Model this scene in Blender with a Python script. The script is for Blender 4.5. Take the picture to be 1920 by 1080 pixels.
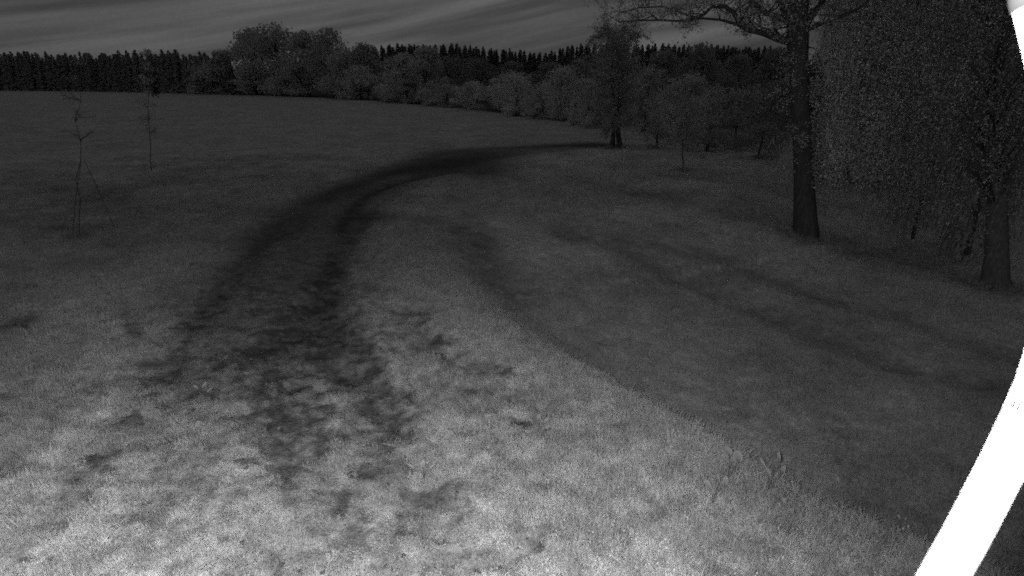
import bpy, math, random
import numpy as np
from mathutils import Vector, Matrix

random.seed(7)
rng = np.random.default_rng(7)
S = bpy.context.scene
for o in list(bpy.data.objects):
    bpy.data.objects.remove(o)

# ------------------------------------------------------------------ camera
CAM_H = 3.5
PITCH = math.radians(20.4)
FPX = 1048.0                       # focal length in pixels of the 1920 wide photo
cam_d = bpy.data.cameras.new('camera')
cam_d.sensor_width = 36.0
cam_d.lens = 36.0 * FPX / 1920.0
cam_d.clip_start = 0.02
cam_d.clip_end = 5000
cam_d.dof.use_dof = True
cam_d.dof.focus_distance = 30.0
cam_d.dof.aperture_fstop = 8.0
cam = bpy.data.objects.new('camera', cam_d)
S.collection.objects.link(cam)
cam.location = (0, 0, CAM_H)
cam.rotation_euler = (math.pi / 2 - PITCH, 0, 0)
S.camera = cam

# ------------------------------------------------------------------ dusk sky (monochrome, infrared sensor)
SUN_EL, SUN_ROT = math.radians(3.0), math.radians(215)
W = bpy.data.worlds.new('World')
S.world = W
W.use_nodes = True
nt = W.node_tree
nt.nodes.clear()
def N(t, **kw):
    n = nt.nodes.new(t)
    for k, v in kw.items():
        setattr(n, k, v)
    return n
L = lambda a, b: nt.links.new(a, b)
out = N('ShaderNodeOutputWorld')
bg = N('ShaderNodeBackground')
SKY_STRENGTH = 0.10
bg.inputs['Strength'].default_value = SKY_STRENGTH
sky = N('ShaderNodeTexSky', sky_type='NISHITA')
sky.sun_disc = False
sky.sun_elevation = SUN_EL
sky.sun_rotation = SUN_ROT
bw = N('ShaderNodeRGBToBW')
L(sky.outputs['Color'], bw.inputs['Color'])
pw = N('ShaderNodeMath', operation='POWER')        # veil of cirrus evens the clear sky out
L(bw.outputs[0], pw.inputs[0]); pw.inputs[1].default_value = 0.35
tc = N('ShaderNodeTexCoord')
def cloud(scale, rot, loc, detail, nscale, dist, lo, hi):
    m0 = N('ShaderNodeMapping')
    m0.inputs['Rotation'].default_value = rot
    L(tc.outputs['Generated'], m0.inputs['Vector'])
    mp = N('ShaderNodeMapping')
    mp.inputs['Scale'].default_value = scale
    mp.inputs['Location'].default_value = loc
    L(m0.outputs[0], mp.inputs['Vector'])
    nz = N('ShaderNodeTexNoise')
    nz.inputs['Scale'].default_value = nscale
    nz.inputs['Detail'].default_value = detail
    nz.inputs['Distortion'].default_value = dist
    L(mp.outputs[0], nz.inputs['Vector'])
    mr = N('ShaderNodeMapRange')
    mr.interpolation_type = 'SMOOTHSTEP'
    mr.inputs['From Min'].default_value = 0.36
    mr.inputs['From Max'].default_value = 0.66
    mr.inputs['To Min'].default_value = lo
    mr.inputs['To Max'].default_value = hi
    L(nz.outputs['Fac'], mr.inputs['Value'])
    return mr.outputs[0]
c1 = cloud((1.1, 1.1, 17), (0, math.radians(11), 0), (0.3, 0.0, 0.4), 6, 1.5, 0.05, 0.60, 1.34)
c2 = cloud((1.6, 1.6, 44), (0, math.radians(12), 0), (1.3, 2.0, 4.1), 4, 1.6, 0.0, 0.88, 1.13)
m1 = N('ShaderNodeMath', operation='MULTIPLY'); L(c1, m1.inputs[0]); L(c2, m1.inputs[1])
m2 = N('ShaderNodeMath', operation='MULTIPLY'); L(m1.outputs[0], m2.inputs[0]); L(pw.outputs[0], m2.inputs[1])
c3 = cloud((40, 40, 160), (0, math.radians(11), 0), (5, 1, 2), 2, 6.0, 0.0, 0.93, 1.07)     # fine fibres
mf = N('ShaderNodeMath', operation='MULTIPLY'); L(c3, mf.inputs[0]); L(m2.outputs[0], mf.inputs[1]); m2 = mf
m3 = N('ShaderNodeMath', operation='MULTIPLY'); L(m2.outputs[0], m3.inputs[0]); m3.inputs[1].default_value = 0.60
L(m3.outputs[0], bg.inputs['Color'])
L(bg.outputs[0], out.inputs['Surface'])

sun_d = bpy.data.lights.new('sun', 'SUN')            # last glow after sunset, nearly nothing
sun_d.energy = 0.008
sun_d.angle = math.radians(20)
sun = bpy.data.objects.new('sun', sun_d)
S.collection.objects.link(sun)
sun.rotation_euler = (math.radians(70), 0, math.radians(-35))

# the security camera's own infrared illuminator, a real lamp beside the lens
def ir_lamp(name, energy, size, blend, loc, down, turn):
    d = bpy.data.lights.new(name, 'SPOT')
    d.energy = energy; d.spot_size = math.radians(size); d.spot_blend = blend; d.shadow_soft_size = 0.02
    o = bpy.data.objects.new(name, d); S.collection.objects.link(o)
    o.location = loc; o.rotation_euler = (math.radians(90 - down), 0, math.radians(turn))
ir_lamp('infrared_lamp_near', 2000, 150, 1.0, (-0.07, 0.02, CAM_H - 0.02), 68, 78)      # near LEDs, aimed down
ir_lamp('infrared_lamp_flood', 640, 124, 1.0, (-0.05, 0.02, CAM_H + 0.03), -8, -24)     # weak wide LEDs

S.view_settings.view_transform = 'Standard'
S.view_settings.look = 'None'
S.view_settings.exposure = 0.0
S.view_settings.gamma = 1.0
S.view_settings.use_curve_mapping = False
S.cycles.use_denoising = False
S.cycles.use_adaptive_sampling = True
S.cycles.adaptive_threshold = 1.0
S.cycles.adaptive_min_samples = 4
S.cycles.max_bounces = 6
S.cycles.diffuse_bounces = 5
S.cycles.transmission_bounces = 5
S.cycles.sample_clamp_indirect = 0.5
S.cycles.sample_clamp_direct = 3.0
S.cycles.filter_width = 1.8

# ------------------------------------------------------------------ helpers
def new_mesh(name, verts, polys_flat, sizes, mat=None, smooth=False):
    me = bpy.data.meshes.new(name)
    verts = np.asarray(verts, dtype=np.float32)
    polys_flat = np.asarray(polys_flat, dtype=np.int32)
    sizes = np.asarray(sizes, dtype=np.int32)
    me.vertices.add(len(verts)); me.vertices.foreach_set('co', verts.ravel())
    me.loops.add(len(polys_flat)); me.loops.foreach_set('vertex_index', polys_flat)
    me.polygons.add(len(sizes))
    st = np.concatenate([[0], np.cumsum(sizes)[:-1]]).astype(np.int32) if len(sizes) else np.zeros(0, np.int32)
    me.polygons.foreach_set('loop_start', st)
    me.polygons.foreach_set('loop_total', sizes)
    if smooth:
        me.polygons.foreach_set('use_smooth', np.ones(len(sizes), dtype=bool))
    me.update(calc_edges=True)
    if mat: me.materials.append(mat)
    return me

def link(name, data, parent=None, loc=None):
    o = bpy.data.objects.new(name, data)
    S.collection.objects.link(o)
    if parent is not None: o.parent = parent
    if loc is not None: o.location = loc
    return o

def tag(o, label=None, cat=None, group=None, kind=None):
    if label: o['label'] = label
    if cat: o['category'] = cat
    if group: o['group'] = group
    if kind: o['kind'] = kind
    return o

class Geo:
    def __init__(s): s.v = []; s.f = []; s.n = []; s.c = 0
    def add(s, v, polys):
        v = np.asarray(v, float).reshape(-1, 3)
        for p in polys:
            s.f.extend([i + s.c for i in p]); s.n.append(len(p))
        s.v.append(v); s.c += len(v)
    def add_np(s, v, quads, k):
        s.v.append(np.asarray(v, float).reshape(-1, 3))
        q = np.asarray(quads) + s.c
        s.f.extend(q.ravel().tolist()); s.n.extend([k] * len(q)); s.c += len(s.v[-1])
    def mesh(s, name, mat, smooth=False):
        return new_mesh(name, np.concatenate(s.v) if s.v else np.zeros((0, 3)), s.f, s.n, mat, smooth)

def tube(g, pts, rad, sides=6, bumps=0.0):
    pts = [Vector(p) for p in pts]; n = len(pts)
    V = []
    ref = Vector((0.31, 0.95, 0.1))
    for i in range(n):
        d = (pts[min(i + 1, n - 1)] - pts[max(i - 1, 0)])
        d = d.normalized() if d.length > 1e-9 else Vector((0, 0, 1))
        r = ref if abs(d.dot(ref)) < 0.9 else Vector((1, 0, 0))
        a = d.cross(r).normalized(); b = d.cross(a)
        for k in range(sides):
            t = 2 * math.pi * k / sides
            rr = rad[i] * (1 + bumps * (random.random() - 0.5))
            V.append(pts[i] + a * (math.cos(t) * rr) + b * (math.sin(t) * rr))
    P = []
    for i in range(n - 1):
        for k in range(sides):
            k2 = (k + 1) % sides
            P.append((i * sides + k, i * sides + k2, (i + 1) * sides + k2, (i + 1) * sides + k))
    P.append(tuple(range(sides))[::-1]); P.append(tuple((n - 1) * sides + k for k in range(sides)))
    g.add([tuple(v) for v in V], P)

def leaves(g, pts, size, jitter=0.4, droop=0.0, aspect=0.6):
    pts = np.asarray(pts, float); n = len(pts)
    if n == 0: return
    a = rng.normal(size=(n, 3)); a[:, 2] -= droop
    a /= np.linalg.norm(a, axis=1)[:, None]
    b = np.cross(a, rng.normal(size=(n, 3))); b /= np.linalg.norm(b, axis=1)[:, None]
    s = (size * (1 + jitter * (rng.random(n) * 2 - 1)))[:, None]
    v = np.stack([pts - a * s * 0.5, pts + b * s * aspect * 0.5, pts + a * s * 0.5, pts - b * s * aspect * 0.5], axis=1)
    g.add_np(v.reshape(-1, 3), np.arange(4 * n).reshape(n, 4), 4)

# numpy value noise
def _h(ix, iy, seed):
    x = (ix.astype(np.int64) * 374761393 + iy.astype(np.int64) * 668265263 + seed * 1442695041) & 0xffffffff
    x = ((x ^ (x >> 13)) * 1274126177) & 0xffffffff
    x = x ^ (x >> 16)
    return (x & 0xffff) / 65535.0
def vnoise(x, y, seed=0):
    ix, iy = np.floor(x), np.floor(y); fx, fy = x - ix, y - iy
    fx = fx * fx * (3 - 2 * fx); fy = fy * fy * (3 - 2 * fy)
    a = _h(ix, iy, seed); b = _h(ix + 1, iy, seed); c = _h(ix, iy + 1, seed); d = _h(ix + 1, iy + 1, seed)
    return (a * (1 - fx) + b * fx) * (1 - fy) + (c * (1 - fx) + d * fx) * fy
def fbm(x, y, octv=4, seed=0):
    t = 0; a = 0.5; s = 0
    for i in range(octv):
        t = t + a * vnoise(x * 2 ** i + 17.3 * i, y * 2 ** i - 9.1 * i, seed + i); s += a; a *= 0.5
    return t / s
def sst(x, a, b):
    t = np.clip((x - a) / (b - a), 0, 1); return t * t * (3 - 2 * t)

# ------------------------------------------------------------------ where a point of the photo lies
CP, SP = math.cos(PITCH), math.sin(PITCH)
def ray(px, py):
    cx, cy = (px - 960) / FPX, (540 - py) / FPX
    return np.array([cx, CP + cy * SP, -SP + cy * CP])
def at_depth(px, py, d):
    r = ray(px, py)
    return np.array([0, 0, CAM_H]) + r * d
def flat_hit(px, py, z=0.0):
    r = ray(px, py); t = (z - CAM_H) / r[2]
    return np.array([r[0] * t, r[1] * t])

BANK = np.array([flat_hit(*p) for p in [(1990, 1110), (1830, 1050), (1700, 1000), (1590, 955), (1480, 900), (1380, 850), (1280, 800), (1180, 738), (1100, 690), (1000, 630), (920, 575), (850, 520), (790, 460), (740, 420)]])
def poly_dist(x, y, P):
    """distance, signed side (+ to the right / beyond) and position 0..1 along the line"""
    best = np.full(x.shape, 1e9); side = np.zeros(x.shape); sp = np.zeros(x.shape)
    seg = np.linalg.norm(np.diff(P, axis=0), axis=1); cum = np.concatenate([[0], np.cumsum(seg)])
    for i in range(len(P) - 1):
        ax, ay = P[i]; dx, dy = P[i + 1] - P[i]; l2 = dx * dx + dy * dy
        t = np.clip(((x - ax) * dx + (y - ay) * dy) / l2, 0, 1)
        d = np.hypot(x - ax - t * dx, y - ay - t * dy)
        m = d < best
        best = np.where(m, d, best)
        side = np.where(m, np.sign((x - ax) * dy - (y - ay) * dx), side)
        sp = np.where(m, (cum[i] + t * seg[i]) / cum[-1], sp)
    return best, side, sp

EDGE_AZ = []      # field edge: azimuth (x/y) -> distance
for px, py in [(-700, 169), (0, 170), (200, 172), (400, 177), (640, 186), (800, 199), (960, 216), (1060, 230), (1110, 240)]:
    h = flat_hit(px, py); EDGE_AZ.append((math.atan2(h[0], h[1]), math.hypot(*h)))
EDGE_AZ += [(math.atan2(0.2, 1), 47), (math.atan2(0.45, 1), 44), (math.atan2(0.9, 1), 40), (1.6, 40), (3.2, 60)]
EDGE_AZ = np.array([(-3.2, 190), (-1.2, 190)] + EDGE_AZ)
def edge_r(az): return np.interp(az, EDGE_AZ[:, 0], EDGE_AZ[:, 1])
RIDGE = []
for px, py in [(500, 100), (640, 92), (740, 83), (850, 84), (900, 88), (960, 93), (1010, 99), (1035, 97), (1062, 86), (1110, 84), (1230, 83), (1320, 86), (1500, 90), (1900, 80)]:
    r = ray(px, py); RIDGE.append((math.atan2(r[0], r[1]), CAM_H + 345 * r[2] / math.hypot(r[0], r[1]) - 12.5))
RIDGE = np.array(RIDGE)

def terrain(x, y, fine=False):
    x = np.asarray(x, float); y = np.asarray(y, float)
    r = np.hypot(x, y); az = np.arctan2(x, y)
    d, side, s = poly_dist(x, y, BANK)
    D = 1.0 * sst(1 - s, 0.0, 0.55)
    wob = (fbm(x * 1.1, y * 1.1, 3, 61) - .5) * .45 + .22
    dd = np.maximum(d * side + wob, 0) * ((side > 0) | (d < .6))
    z = -D * sst(dd, -0.15, 1.6) - 0.2 * D * sst(dd, 2, 14)
    z = z + 0.06 * D * np.exp(-(d / 0.35) ** 2)
    hr = np.interp(az, RIDGE[:, 0], RIDGE[:, 1], left=2.0)
    er = edge_r(az)
    z = z + hr * sst(r, np.minimum(er + 40, 300), 340) * sst(az, -0.45, -0.2)
    w = sst(r, 6, 25)
    z = z + (fbm(x / 9, y / 9, 2, 5) - 0.5) * 0.30 * w * (1 - sst(r, 60, 90))
    return z

def hit(px, py, tmax=400):
    rr = ray(px, py); ts = np.concatenate([np.arange(3, 60, 0.05), np.arange(60, tmax, 0.25)])
    X, Y, Z = rr[0] * ts, rr[1] * ts, CAM_H + rr[2] * ts
    b = np.nonzero(Z <= terrain(X, Y))[0]
    i = b[0] if len(b) else len(ts) - 1
    return np.array([X[i], Y[i], float(terrain(X[i], Y[i]))])
def at_az(px, dist):
    """ground point at a given distance in the direction of photo column px"""
    r = ray(px, 170); k = dist / math.hypot(r[0], r[1])
    x, y = r[0] * k, r[1] * k
    return np.array([x, y, float(terrain(x, y))])
def depth_of(p): return p[1] * CP - (p[2] - CAM_H) * SP
def size_at(p, px): return px * depth_of(p) / FPX

# ------------------------------------------------------------------ soil and wear on the ground, plus a painted area of shade (world space)
# strokes: photo points, half width in metres, strength (+ bare soil and painted shade, - paler dry grass), rut depth
STROKES = [
    # left edge of the track
    ([(1130, 271), (1030, 273), (930, 277), (850, 284), (770, 304), (700, 334), (610, 362), (545, 402), (500, 442)], 0.75, 0.75, 0.05),
    ([(500, 442), (455, 492), (405, 550), (360, 615), (325, 672), (300, 700)], 0.30, 0.55, 0.06),
    # right rut
    ([(860, 320), (800, 330), (740, 345), (690, 365), (660, 392), (640, 430)], 0.30, 0.85, 0.05),
    ([(700, 395), (670, 430), (640, 470), (612, 520), (600, 580), (606, 640), (640, 690)], 0.36, 0.66, 0.07),
    ([(640, 690), (690, 740), (725, 780), (735, 805)], 0.20, 0.75, 0.07),
    ([(690, 690), (740, 745), (745, 790)], 0.16, 0.8, 0.04),
    ([(700, 810), (770, 860), (800, 930), (860, 1050)], 0.26, 0.34, 0.04),
    ([(300, 700), (330, 770), (280, 820), (190, 880), (110, 960)], 0.24, 0.34, 0.03),
    ([(560, 860), (620, 930), (640, 1000)], 0.26, 0.36, 0.03),
    # middle of the track
    ([(610, 560), (560, 640), (540, 720), (560, 790), (560, 860)], 0.40, 0.42, 0.04),
    ([(520, 640), (500, 720), (530, 830)], 0.34, 0.34, 0.02),
    ([(640, 620), (680, 690)], 0.34, 0.42, 0.03),
    # dark bands leading off over the grass to the right
    ([(690, 402), (770, 410), (840, 422), (900, 440), (920, 480), (930, 520), (970, 560)], 0.50, 0.57, 0.04),  # area of shade beside the track, put into the ground colour
    ([(860, 500), (910, 545), (960, 590), (1040, 640), (1110, 690)], 0.30, 0.25, 0.0),
    ([(1080, 335), (1140, 350), (1230, 368), (1330, 392), (1480, 425), (1600, 450), (1720, 480)], 0.75, 0.38, 0.04),
    ([(1060, 440), (1150, 455), (1210, 490), (1300, 535), (1400, 575), (1500, 618), (1600, 655), (1700, 690), (1850, 722)], 0.45, 0.50, 0.08),
    ([(1160, 440), (1300, 470), (1380, 498), (1450, 522), (1560, 562), (1700, 600), (1850, 650), (1960, 690)], 0.48, 0.46, 0.08),
    ([(1240, 330), (1420, 350), (1620, 400)], 0.5, 0.25, 0.0),
    ([(1500, 445), (1620, 470), (1760, 500), (1900, 560)], 0.5, 0.47, 0.0),
    # furrows in the near left field
    ([(60, 428), (140, 428), (215, 424)], 0.22, 0.5, 0.03),
    ([(330, 298), (420, 300), (600, 297)], 0.5, 0.30, 0.0),
    ([(60, 345), (220, 352), (300, 335)], 0.6, 0.18, 0.0),
    # right edge of the near track
    ([(765, 585), (800, 640), (850, 680), (920, 700)], 0.22, 0.42, 0.03),
    # pale grass ridges
    ([(668, 505), (676, 560), (695, 615), (722, 670), (748, 715)], 0.11, -0.8, -0.03),
    ([(820, 540), (870, 600), (940, 660), (1010, 720)], 0.26, -0.30, 0.0),
]
# blobs: centre px, radii px, strength
BLOBS = [
    (50, 605, 30, 14, .7), (20, 615, 22, 10, .6), (250, 617, 14, 10, .8), (410, 455, 10, 6, .5), (275, 684, 32, 9, .95), (60, 537, 10, 6, .5), (90, 690, 26, 14, .3),
    (235, 800, 34, 16, .8), (190, 850, 24, 16, .5), (150, 895, 28, 12, .9), (120, 945, 22, 14, .6), (22, 880, 26, 14, .6),
    (20, 1050, 30, 18, .7), (70, 945, 18, 12, .35), (330, 820, 18, 12, .6), (400, 660, 46, 9, .55), (420, 690, 40, 8, .5), (420, 735, 44, 12, .5), (350, 740, 26, 14, .5),
    (330, 700, 20, 14, .6), (500, 655, 30, 8, .6), (560, 600, 40, 6, .6), (640, 555, 40, 6, .6), (620, 610, 30, 10, .7), (660, 650, 36, 9, .6), (590, 660, 26, 12, .7),
    (560, 800, 34, 26, .7), (540, 840, 30, 14, .7), (530, 880, 26, 12, .55), (600, 780, 30, 16, .5), (690, 890, 24, 14, .8), (640, 940, 16, 22, .6), (620, 880, 20, 10, .5), (560, 960, 18, 12, .4),
    (710, 765, 34, 24, .9), (745, 790, 14, 14, .9), (735, 835, 14, 10, .5), (800, 925, 46, 18, .65), (830, 942, 24, 12, .7), (790, 955, 26, 10, .5),
    (785, 588, 34, 4, .7), (775, 604, 26, 4, .5), (815, 642, 40, 7, .85), (880, 690, 46, 8, .6), (920, 688, 20, 8, .6), (880, 738, 26, 9, .9), (945, 748, 16, 7, .7), (860, 752, 30, 6, .4),
    (985, 800, 20, 9, .9), (1030, 818, 22, 7, .8), (1095, 842, 22, 6, .6), (1245, 880, 14, 6, .9), (1235, 915, 20, 12, .4), (1238, 962, 22, 14, .6),
    (1215, 1000, 34, 12, .55), (1325, 968, 22, 7, .7), (1385, 1020, 18, 9, .6), (1000, 1032, 30, 18, .95), (975, 1045, 20, 10, .7), (1075, 1068, 22, 8, .7),
    (870, 1060, 52, 20, .7), (930, 1070, 40, 16, .5), (760, 1068, 22, 14, .7), (700, 1075, 22, 10, .5), (730, 1010, 40, 12, .35), (900, 1010, 30, 8, .3), (1475, 915, 10, 8, .5),
    (1620, 945, 26, 10, .5), (1590, 600, 20, 8, .3), (860, 285, 70, 7, .8), (850, 305, 85, 14, .7), (880, 308, 80, 20, .4), (800, 318, 60, 12, .7), (905, 318, 45, 16, .85), (1230, 365, 60, 8, .45), (1420, 390, 70, 20, .35),  # middle group darkens the far bend of the track
    (1555, 450, 60, 12, .35), (880, 440, 50, 30, .4), (905, 480, 35, 40, .35), (1760, 520, 60, 20, .3), (200, 385, 60, 14, .25), (130, 350, 40, 30, .2), (640, 255, 16, 3, .3), (600, 330, 20, 4, .4),  # includes two blobs that deepen the painted shade right of the track
    (560, 355, 16, 4, .4), (440, 360, 10, 3, .5), (90, 440, 30, 6, .3), (230, 360, 30, 8, .25), (1510, 443, 40, 7, .6), (1865, 540, 50, 10, .5), (1155, 277, 22, 4, .6), (1280, 320, 18, 4, .4),  # last four darken the ground at the trunk feet
]
_SW = []
for pts, w, st, dep in STROKES:
    _SW.append((np.array([hit(*p)[:2] for p in pts]), w, st, dep))
_BW = []
for cx, cy, rx, ry, st in BLOBS:
    c = hit(cx, cy); a = hit(cx, cy - ry); b = hit(cx, cy + ry)
    _BW.append((c[0], c[1], 1.2 * max(size_at(c, rx), 0.05), 1.15 * max(np.hypot(*(a - b)[:2]) / 2, 0.05), math.atan2(c[0], c[1]), st))

def wear_shade(x, y):
    """bare earth and painted shade mask 0..1 with its natural break-up, pale mask, rut depth"""
    r = np.hypot(x, y)
    n1 = fbm(x * 2.2, y * 2.2, 4, 11); n2 = fbm(x * 7.0, y * 5.0, 3, 23); n3 = fbm(x * .7, y * .7, 3, 31)
    wx = (fbm(x * 3, y * 3, 3, 41) - .5); wy = (fbm(x * 3, y * 3, 3, 43) - .5)
    soil_shade = np.zeros(x.shape); pale = np.zeros(x.shape); dep = np.zeros(x.shape)
    jit = 0.20 * (0.5 + 0.5 * sst(r, 4, 20))
    X, Y = x + wx * jit, y + wy * jit
    for P, w, st, dp in _SW:
        lo = P.min(0) - 4 * w; hi = P.max(0) + 4 * w
        m = (x > lo[0]) & (x < hi[0]) & (y > lo[1]) & (y < hi[1])
        if not m.any(): continue
        d, _, s = poly_dist(X[m], Y[m], P)
        k = np.exp(-(d / w) ** 2)
        dep[m] += dp * k
        if st > 0: soil_shade[m] = np.maximum(soil_shade[m], 0) + st * k * (1 - soil_shade[m])
        else: pale[m] = np.maximum(pale[m], -st * k)
    for cx, cy, a, b, az, st in _BW:
        R = 3 * max(a, b)
        m = (abs(x - cx) < R) & (abs(y - cy) < R)
        if not m.any(): continue
        dx, dy = X[m] - cx, Y[m] - cy
        u = dx * math.cos(az) - dy * math.sin(az); v = dx * math.sin(az) + dy * math.cos(az)
        k = np.exp(-((u / a) ** 2 + (v / b) ** 2) ** 1.3)
        soil_shade[m] = soil_shade[m] + st * k * (1 - soil_shade[m])
    near = 1 - sst(r, 9, 19)
    br = 0.85 + 1.0 * (n2 - 0.45) + 0.5 * (n1 - .5)
    soil_shade = np.clip(soil_shade * (near * np.clip(br, 0.1, 1.5) + (1 - near) * (0.8 + .4 * n1)), 0, 1)
    # small scattered bald spots everywhere near the track
    d, side, s = poly_dist(x, y, TRACK_AX)
    tr = np.exp(-(d / 2.0) ** 2)
    n4 = fbm(x * 5.5 + .8 * y, y * 9.0, 3, 67)
    spots = sst(n4 * .72 + n1 * .28 + 0.10 * tr, 0.57, 0.69)
    soil_shade = np.clip(soil_shade + 0.55 * spots * (1 - sst(r, 8, 20)) * np.exp(-(np.maximum(d - 2.5, 0) / 3.0) ** 2) * (poly_dist(x, y, BANK)[1] < 0), 0, 1)
    return soil_shade, pale, dep, n1, n3
TRACK_AX = np.array([hit(*p)[:2] for p in [(560, 1070), (570, 900), (560, 760), (540, 640), (535, 540), (570, 460), (640, 385), (740, 330), (860, 300), (1000, 280), (1120, 271)]])
TRACK_W = 1.35

def mottle(x, y, r):
    m = (1.2 + .4 * (1 - sst(r, 4, 9))) * (fbm(x * 12, y * 14, 3, 55) - .5) + .35 * (fbm(x * 1.6, y * 1.6, 2, 57) - .5)
    right = poly_dist(x, y, BANK)[1] > 0
    return np.clip(1 + m * (1 - .8 * sst(r, 5, 13)) * np.where(right, .5, 1), .5, 1.5)
# ------------------------------------------------------------------ materials
def mat_new(name):
    m = bpy.data.materials.new(name); m.use_nodes = True
    t = m.node_tree; b = t.nodes['Principled BSDF']
    b.inputs['Roughness'].default_value = 0.95
    b.inputs['Specular IOR Level'].default_value = 0.0
    return m, t, b
def attr(t, name, typ='GEOMETRY'):
    n = t.nodes.new('ShaderNodeAttribute'); n.attribute_name = name; n.attribute_type = typ; return n
def mth(t, op, a, b=None, c=None):
    n = t.nodes.new('ShaderNodeMath'); n.operation = op
    for i, v in enumerate((a, b, c)):
        if v is None: continue
        if isinstance(v, (int, float)): n.inputs[i].default_value = v
        else: t.links.new(v, n.inputs[i])
    return n.outputs[0]

def translucent(t, b, v, fac):
    """thin leaves pass part of the light (strongly so in the near infrared)"""
    tr = t.nodes.new('ShaderNodeBsdfTranslucent'); mx = t.nodes.new('ShaderNodeMixShader')
    t.links.new(v, tr.inputs['Color']); t.links.new(v, b.inputs['Base Color'])
    mx.inputs[0].default_value = fac
    t.links.new(b.outputs[0], mx.inputs[1]); t.links.new(tr.outputs[0], mx.inputs[2])
    t.links.new(mx.outputs[0], t.nodes['Material Output'].inputs['Surface'])

def ground_material():
    m, t, b = mat_new('grass_and_soil')
    tone = attr(t, 'tone')
    tcn = t.nodes.new('ShaderNodeTexCoord')
    def nz(scale, det, rough=.6):
        n = t.nodes.new('ShaderNodeTexNoise'); n.inputs['Scale'].default_value = scale
        n.inputs['Detail'].default_value = det; n.inputs['Roughness'].default_value = rough
        t.links.new(tcn.outputs['Object'], n.inputs['Vector']); return n.outputs['Fac']
    n1, n2, n3, n4 = nz(38, 4), nz(7, 4), nz(1.1, 4), nz(2.6, 3, .8)
    v = mth(t, 'MULTIPLY', tone.outputs['Fac'], mth(t, 'MULTIPLY_ADD', n1, 1.5, 0.25))
    v = mth(t, 'MULTIPLY', v, mth(t, 'MULTIPLY_ADD', n2, 0.9, 0.55))
    v = mth(t, 'MULTIPLY', v, mth(t, 'MULTIPLY_ADD', n3, 0.5, 0.75))
    v = mth(t, 'MULTIPLY', v, mth(t, 'MULTIPLY_ADD', n4, 1.1, 0.47))
    t.links.new(v, b.inputs['Base Color'])
    bp = t.nodes.new('ShaderNodeBump'); bp.inputs['Strength'].default_value = 0.8; bp.inputs['Distance'].default_value = 0.05
    hh = mth(t, 'ADD', mth(t, 'MULTIPLY', n1, 0.5), n2)
    t.links.new(hh, bp.inputs['Height']); t.links.new(bp.outputs[0], b.inputs['Normal'])
    return m
M_GROUND = ground_material()

def blade_material():
    m, t, b = mat_new('grass_blades')
    tone = attr(t, 'tone', 'INSTANCER')
    oi = t.nodes.new('ShaderNodeObjectInfo')
    geo = t.nodes.new('ShaderNodeNewGeometry')
    v = mth(t, 'MULTIPLY', tone.outputs['Fac'], mth(t, 'MULTIPLY_ADD', geo.outputs['Random Per Island'], 0.4, 0.8))
    t.links.new(v, b.inputs['Base Color'])
    return m
M_BLADE = blade_material()

def leaf_material():
    m, t, b = mat_new('foliage')
    oi = t.nodes.new('ShaderNodeObjectInfo')
    geo = t.nodes.new('ShaderNodeNewGeometry')
    bw = t.nodes.new('ShaderNodeRGBToBW'); t.links.new(oi.outputs['Color'], bw.inputs[0])
    tcn = t.nodes.new('ShaderNodeTexCoord')
    n = t.nodes.new('ShaderNodeTexNoise'); n.inputs['Scale'].default_value = 0.9; n.inputs['Detail'].default_value = 2
    t.links.new(tcn.outputs['Object'], n.inputs['Vector'])
    v = mth(t, 'MULTIPLY', bw.outputs[0], mth(t, 'MULTIPLY_ADD', geo.outputs['Random Per Island'], 0.4, 0.8))
    v = mth(t, 'MULTIPLY', v, mth(t, 'MULTIPLY_ADD', n.outputs['Fac'], 1.0, 0.5))
    translucent(t, b, v, 0.5)
    return m
M_LEAF = leaf_material()

def bark_material(name, base, scale, pale=None):
    m, t, b = mat_new(name)
    tcn = t.nodes.new('ShaderNodeTexCoord')
    mp = t.nodes.new('ShaderNodeMapping'); mp.inputs['Scale'].default_value = (scale, scale, scale * 0.22)
    t.links.new(tcn.outputs['Object'], mp.inputs['Vector'])
    n = t.nodes.new('ShaderNodeTexNoise'); n.inputs['Scale'].default_value = 1.0; n.inputs['Detail'].default_value = 5
    t.links.new(mp.outputs[0], n.inputs['Vector'])
    v = mth(t, 'MULTIPLY', mth(t, 'MULTIPLY_ADD', n.outputs['Fac'], 1.6, 0.2), base)
    t.links.new(v, b.inputs['Base Color'])
    bp = t.nodes.new('ShaderNodeBump'); bp.inputs['Strength'].default_value = 0.7; bp.inputs['Distance'].default_value = 0.03
    t.links.new(n.outputs['Fac'], bp.inputs['Height']); t.links.new(bp.outputs[0], b.inputs['Normal'])
    return m
M_BARK = bark_material('dark_bark', 0.085, 14)
M_BARK2 = bark_material('grey_bark', 0.14, 18)
def plain(name, v, rough=.6):
    m, t, b = mat_new(name)
    n = t.nodes.new('ShaderNodeTexNoise'); n.inputs['Scale'].default_value = 30
    b.inputs['Roughness'].default_value = rough
    t.links.new(mth(t, 'MULTIPLY_ADD', n.outputs['Fac'], 0.2 * v, v * .9), b.inputs['Base Color'])
    return m
M_WHITE = plain('white_plastic', 0.8, 0.4)
M_GREYP = plain('grey_rubber', 0.02, 0.6)
M_WOOD = plain('weathered_wood', 0.16, 0.9)

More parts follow.
